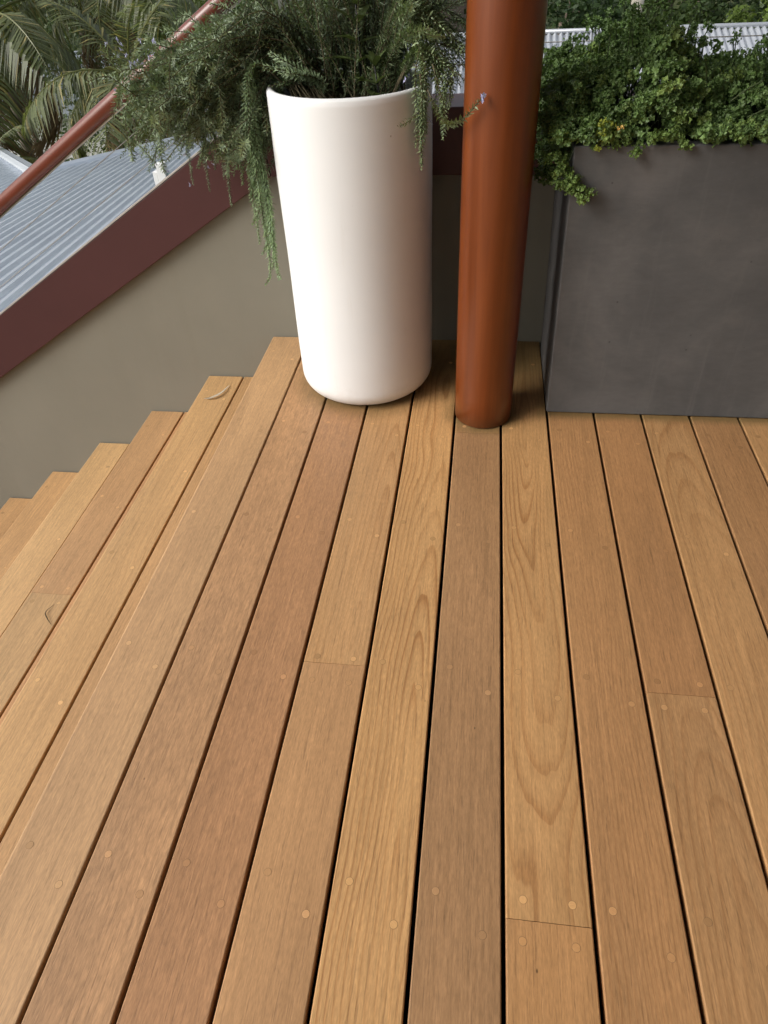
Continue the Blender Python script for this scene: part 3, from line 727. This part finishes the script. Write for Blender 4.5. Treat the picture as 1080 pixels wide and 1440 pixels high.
# ================================================================== LOWER CORRUGATED ROOF (behind the stair wall)
rd = Vector((-.218, .967, -.134)).normalized(); rh = Vector((.975, .220, 0)).normalized(); rn = rh.cross(rd).normalized()
if rn.z < 0: rn = -rn
RP = Vector((-1.59, 2.83, -.13))
def rpt(s, a, up_=0): return RP + rh*(s-RP.dot(rh)) + rd*(a-RP.dot(rd)) + rn*up_
lr = empty('corrugated_roof', tuple(rpt(-2.0, 3.2))); tag(lr, 'blue-grey corrugated metal roof seen below the red-brown handrail', 'roof'); LO = Vector(lr.location)
def far(s):
    if s < -2.41: return 8.30 + (-2.41-s)*(11.04-8.30)/(3.76-2.41)
    return 8.30 + (s+2.41)*(10.76-8.30)/(2.41-1.45)
PITCHC = .0785; s0 = -5.2; nw = 0
while s0 < -.55:
    mb = MB(); vs = []; K = 8*10
    for k in range(K+1):
        s = s0 + PITCHC*k/8; hgt = .018*(1.0, .85, -.2, -.30, -.33, -.30, -.2, .85)[k % 8]
        a_near = 2.95 + .16*(-1.0-s)*0 + (0.228*(s+.9))
        vs += [tuple(rpt(s, a_near, hgt)), tuple(rpt(s, (a_near+far(s))/2, hgt)), tuple(rpt(s, far(s), hgt))]
    fs = []
    for k in range(K): a = k*3; fs += [(a, a+3, a+4, a+1), (a+1, a+4, a+5, a+2)]
    mb.add(vs, fs); mb.build('roof_sheet', M_roof, lr, False, -LO); s0 += PITCHC*10
def capstrip(pa, pb, wid, name):
    a, b = Vector(pa), Vector(pb); d = (b-a).normalized(); sd_ = d.cross(rn).normalized(); mb = MB()
    sec = [(-wid, .004), (-wid, .022), (-wid*.35, .036), (0, .06), (wid*.35, .036), (wid*.6, -.03)]
    vs = [a + sd_*u + rn*v_ for u, v_ in sec] + [b + sd_*u + rn*v_ for u, v_ in sec]; n_ = len(sec)
    mb.add(vs, [(k, k+1, n_+k+1, n_+k) for k in range(n_-1)]); o = mb.build(name, M_roof, lr, False, -LO); return o
capstrip(rpt(-2.41, 8.27), rpt(-1.1, far(-1.1)), .13, 'hip_cap')
capstrip(rpt(-5.0, far(-5.0)), rpt(-2.41, 8.27), .13, 'hip_cap')
# walls under that roof
lw = MB(); lw.box(-6.4, -1.1, 2.75, 2.9, -6.0, -.9); lw.build('wall', M_render, lr, loc=-LO)
# white post and glass pane of a balustrade standing beyond the wall
gb = empty('glass_balustrade', (-1.35, 4.45, -.6)); tag(gb, 'short white post with pale aqua glass pane beside the corrugated roof', 'balustrade')
M_glass = plain('aqua_glass', (.45, .62, .62, 1), .08, .6, .05, 3)
b_ = MB(); b_.box(-.028, .028, -.025, .025, -.4, .69); b_.build('post', M_white, gb, bevel=.004)
b_ = MB(); b_.box(-.058, -.030, -.02, .02, -.4, .64); b_.build('post', M_white, gb, bevel=.003)
b_ = MB(); b_.box(.029, 1.2, -.005, .005, -.4, .63); b_.build('glass_pane', M_glass, gb)

# ================================================================== HOUSE WITH PALE ROOF (right, behind the parsley)
nh = empty('neighbour_house', (3.0, 15.0, -6.0)); tag(nh, 'neighbouring house with pale corrugated roof behind the parsley', 'house'); NO = Vector((3.0, 15.0, -6.0))
ry0, rz0 = 15.0, -.65
xa, xb = -1.2, 9.5; dep, drop = 4.2, 1.25
for part, (t0, t1) in enumerate(((0, .22), (.22, 1.0))):
    mb = MB(); pit = .105; vs = []; fs = []; K = int((xb-xa)/pit*4)
    for k in range(K+1):
        x = xa+(xb-xa)*k/K; h = .03*cos(pi*k/2); off = .0 if part == 0 else -.03
        # ribs run obliquely down the slope towards the viewer
        for t in (t0, t1): vs.append((x+ .0, ry0-dep*t, rz0-drop*t+h+off))
    for k in range(K): fs.append((2*k, 2*k+1, 2*k+3, 2*k+2))
    mb.add(vs, fs); mb.build('roof_sheet', M_roof2, nh, True, -NO)
mb = MB(); mb.tube([(xa, ry0, rz0+.03), (xb, ry0, rz0+.03)], .035, 8); mb.build('ridge_cap', M_roof2, nh, True, -NO)
mb = MB(); mb.box(xa+.3, xb-.3, ry0-dep+.4, ry0+3.5, -6.2, rz0-drop-.05); mb.build('wall', M_white, nh, loc=-NO)

# ================================================================== PALMS AND TREES
rs = random.Random(31)
def frond_mesh(L, nl, ll, droop, fold=.5, name='frond', hang=.5):
    mb = MB(); sb = MB(); pts = []
    for i in range(14):
        t = i/13; a = .9 - droop*t; 
        pts.append(Vector((0,0,0)) if i == 0 else pts[-1] + Vector((cos(a)*L/13, 0, sin(a)*L/13)))
    mb.tube(pts, [.022*(1-.85*i/13) for i in range(14)], 5, False, (1.3, 1.2, .8, 1))
    for i in range(nl):
        t = .12+.88*i/nl; f = t*13; k = min(12, int(f)); p = pts[k].lerp(pts[k+1], f-k); tg = (pts[k+1]-pts[k]).normalized()
        l_ = ll*(sin(pi*(.12+.84*t))**.6)*rs.uniform(.85, 1.1)
        for sgn in (-1, 1):
            d = (tg*.55 + Vector((0, sgn, 0))*.85 + Vector((0, 0, rs.uniform(-.25, .15)))).normalized()
            n_ = Vector((0,0,1)); s_ = d.cross(n_).normalized()*.017
            mid = p + d*l_*.5; e = p + d*l_*.9 - Vector((0,0,1))*hang*l_
            q = rs.uniform(.55, 1.5); tan = rs.random() < .12
            mb.add([p-s_*.5, p+s_*.5, mid-Vector((0,0,hang*l_*.15))+s_, mid-Vector((0,0,hang*l_*.15))-s_, e], [(0,1,2,3),(3,2,4)], (q*2.0, q*1.5, q*1.3, 1) if tan else (q, q, q*.95, 1))
    return mb
FR = [frond_mesh(2.0, 44, .62, 1.7, hang=.55).mesh('frond', M_palm), frond_mesh(1.9, 44, .58, 2.4, hang=.75).mesh('frond', M_palm), frond_mesh(1.7, 40, .5, 1.0, hang=.25).mesh('frond', M_palm)]
FD = frond_mesh(1.8, 40, .55, 3.0, hang=.85).mesh('frond', M_dead)
def palm(base, ztop, label, n_=11, sc=1.0, dead=2, rot0=0, trunk=.095):
    gzv = base[2]; H = ztop-gzv
    e = empty('palm_tree', base); tag(e, label, 'palm tree', 'palms below the deck')
    b = MB(); pts = [(.05*sin(i*.8), .05*cos(i*.7), (H-1.0)*i/10) for i in range(11)]
    b.tube(pts, [trunk*(1.25-.3*i/10) for i in range(11)], 10); b.build('trunk', M_palmtrunk, e, True)
    b = MB(); b.tube([pts[-1], (0, 0, H-.7), (0, 0, H-.3), (0, 0, H+.02)], [trunk*.95, trunk*1.15, trunk*.9, trunk*.45], 10); b.build('crownshaft', M_shaft, e, True)
    for k in range(n_):
        a = rot0+2.399*k; tier = k/n_
        me = FR[2] if tier < .25 else (FR[0] if tier < .65 else FR[1])
        s_ = sc*rs.uniform(.85, 1.1); o = inst('frond', me, e, (0, 0, H-.02*k), (0, (-.35 if tier < .25 else .05+.35*tier), a), (s_, s_, s_))
    for k in range(dead):
        o = inst('frond', FD, e, (0, 0, H-.45), (0, .7, rot0+1+2.0*k), (sc, sc, sc)); o['label'] = 'dry brown hanging frond'

def tree(name, base, H, R, label, n_leaf, tint, trunk_m=M_trunk, tr=.14, leafs=.10, group='trees on the hillside below', seed=1, squash=.75, clumps=26, low=.35):
    r_ = random.Random(seed); e = empty(name, base); tag(e, label, 'tree', group)
    tb = MB(); cz = H-R*squash*.75
    tb.tube([(0,0,-.3), (.1*r_.uniform(-1,1), .1, H*.35), (.15*r_.uniform(-1,1), .0, cz)], [tr*1.3, tr, tr*.6], 9)
    cl = []
    for k in range(clumps):
        d = Vector((r_.gauss(0,1), r_.gauss(0,1), r_.gauss(0,.8))).normalized(); f = r_.uniform(.35, 1.0)
        c = Vector((d.x*R*f, d.y*R*f, cz+d.z*R*squash*f)); cl.append((c, R*r_.uniform(.22, .40)))
        if k % 2 == 0: tb.tube([(0, 0, cz*r_.uniform(.55, .95)), tuple(c*.5+Vector((0,0,cz*.5))*1.0), tuple(c)], [tr*.4, tr*.25, .01], 5, False)
    tb.build('trunk', trunk_m, e, True)
    mb = MB()
    for i in range(n_leaf):
        c, r = cl[r_.randrange(len(cl))]; d = Vector((r_.gauss(0,1), r_.gauss(0,1), r_.gauss(0,1))).normalized()
        p = c + Vector((d.x, d.y, d.z*.8))*r*(r_.random()**.4)
        u = Vector((r_.gauss(0,1), r_.gauss(0,1), r_.gauss(0,.6))).normalized(); v = u.cross(Vector((r_.gauss(0,1), r_.gauss(0,1), r_.gauss(0,1)))).normalized()
        s_ = leafs*r_.uniform(.6, 1.3); k_ = r_.uniform(.65, 1.4)
        mb.add([p-u*s_, p+v*s_*.42, p+u*s_, p-v*s_*.42], [(0,1,2,3)], (tint[0]*k_, tint[1]*k_, tint[2]*k_, 1))
    mb.build('crown', M_tree, e)
    return e
G = lambda x, y: (x, y, gz(x, y))
palm(G(-4.78, 11.8), -.62, 'palm with yellow-green crownshaft just left of the rosemary', 12, 1.0, 2, .6)
palm(G(-6.6, 10.2), -1.55, 'small low palm standing just above the corrugated roof edge', 11, .62, 1, .2, .07)
palm(G(-7.4, 12.6), .10, 'tall drooping palm at the left edge of the picture', 13, 1.15, 3, 1.4)
palm(G(-6.1, 14.5), .35, 'palm with pale upright fronds against the dark trees', 12, 1.1, 2, 2.2)
palm(G(-9.4, 14.5), -.4, 'palm half hidden behind the drooping one at far left', 12, 1.1, 2, .9)
TT = [(-3.6, 16, 4.9, 2.4, 'dense dark tree directly behind the rosemary', (.9,.95,.9)),
      (-8.5, 19, 5.5, 3.0, 'dark tree filling the gap behind the palms', (.85,.9,.85)),
      (-13, 22, 6.5, 3.6, 'broad tree behind the palms at far left', (1.1,1.1,.9)),
      (-5.0, 22, 6.6, 3.2, 'olive green tree behind the handrail top', (1.3,1.2,.9)),
      (-1.0, 19, 5.6, 2.4, 'dark leafy tree above the white pot', (.8,.85,.8)),
      (2.2, 21, 5.6, 2.6, 'dark green tree just right of the post above the pale roof', (.7,.85,.75)),
      (5.2, 23, 6.0, 2.5, 'olive tree at the centre of the pale roof ridge', (1.0,1.05,.8)),
      (8.0, 21, 5.4, 2.4, 'dark tree at the right end of the pale roof', (.75,.85,.75)),
      (11.5, 24, 6.4, 3.0, 'tall dark tree at the far right behind the roof', (.8,.9,.8)),
      (7.0, 19, 4.7, 1.3, 'small yellow-green shrub against the pale roof ridge at right', (1.7,1.7,.9)),
      (-18, 27, 7.5, 4.2, 'large tree far off beyond the palms', (1.2,1.15,1.0)),
      (-9, 30, 8.5, 4.2, 'large pale green tree far behind the handrail', (1.5,1.4,1.0)),
      (0, 30, 8.0, 4.0, 'large dark tree far behind the post', (.9,.95,.85)),
      (8, 32, 8.5, 4.2, 'large tree far behind the pale roof', (.8,.9,.8)),
      (16, 33, 9.0, 4.6, 'large tree far off at right', (.9,.95,.85)),
      (-3.2, 11.5, 3.4, 1.3, 'brown leaved bush above the corrugated roof edge', (1.9,1.1,.75))]
for i, (x, y, H, R, lab, ti) in enumerate(TT):
    tree('broadleaf_tree', G(x, y), H, R, lab, int(5200*max(1, R/2.2)), ti, seed=i+3, leafs=.075 if y < 20 else .095)
# pale trunk and thick brown trunk
t_ = MB(); t_.tube([(0,0,0), (.05,0,2.5), (.12,0,5.2), (.1,0,8.0)], [.17,.15,.13,.10], 12)
o = t_.build('bare_trunk', M_paletrunk, None, True, G(3.55, 18.6)); tag(o, 'pale bare tree trunk rising behind the parsley', 'tree trunk')
t_ = MB(); t_.tube([(0,0,0), (.0,0,3.0), (.06,0,6.0), (.1,0,9.0)], [.85,.72,.66,.60], 16)
o = t_.build('thick_trunk', M_trunk, None, True, G(-.60, 17.0)); tag(o, 'thick dark brown trunk above the white pot', 'tree trunk')
# pale house glimpsed between the palms
ph = empty('pale_house', G(-14, 24)); tag(ph, 'pale house glimpsed between the palms at far left', 'house')
b_ = MB(); b_.box(-5, 7, -2, 3, -1, 3.0); b_.build('wall', M_white, ph)
b_ = MB(); b_.add([(-5.5,-2.5,2.95),(7.5,-2.5,2.95),(7.5,3.5,2.95),(-5.5,3.5,2.95),(-5.5,.5,4.2),(7.5,.5,4.2)], [(0,1,5,4),(2,3,4,5),(0,4,3),(1,2,5),(3,2,1,0)]); b_.build('roof', M_roof, ph)

# ================================================================== SMALL LITTER
def curl(pts, w_, name, label, mat):
    P_ = bez(pts, 6); mb = MB(); n_ = len(P_); vs = []; fs = []
    for i, p in enumerate(P_):
        t = i/(n_-1); ww = w_*sin(pi*(.06+.88*t)); tg = (P_[min(i+1, n_-1)]-P_[max(i-1, 0)]).normalized(); s_ = tg.cross(Vector((0,0,1))).normalized()
        vs += [p-s_*ww+Vector((0,0,ww*.7)), p, p+s_*ww+Vector((0,0,ww*.7)), p+Vector((0,0,.0008))]
    for i in range(n_-1):
        a = i*4; fs += [(a,a+1,a+5,a+4),(a+1,a+2,a+6,a+5),(a+2,a+3,a+7,a+6),(a+3,a,a+4,a+7)]
    mb.add(vs, fs); o = mb.build(name, mat, None, True); tag(o, label, 'leaf' if 'leaf' in name else 'twig'); return o
M_dry = plain('dry_leaf_surface', (.52, .45, .34, 1), .6, .3, .2, 60)
M_twig = plain('dark_twig', (.07, .05, .03, 1), .8, .2, .2, 60)
z1 = -RISE+.001; z2 = -2*RISE+.001
curl([(-.405, 2.225, z1), (-.375, 2.222, z1+.004), (-.345, 2.255, z1+.005), (-.330, 2.325, z1+.002)], .006, 'dry_leaf', 'curled pale dry leaf lying on the first step down', M_dry)
curl([(-.632, 1.305, z2), (-.640, 1.27, z2+.004), (-.622, 1.245, z2+.004), (-.600, 1.225, z2)], .0018, 'twig', 'dark curved twig lying on the second step down', M_twig)
curl([(-.160, 1.322, .0008+(-RISE)), (-.225, 1.335, z1), (-.21, 1.30, z1)], .0015, 'twig', 'tiny dark twig beside the edge of the deck board', M_twig)
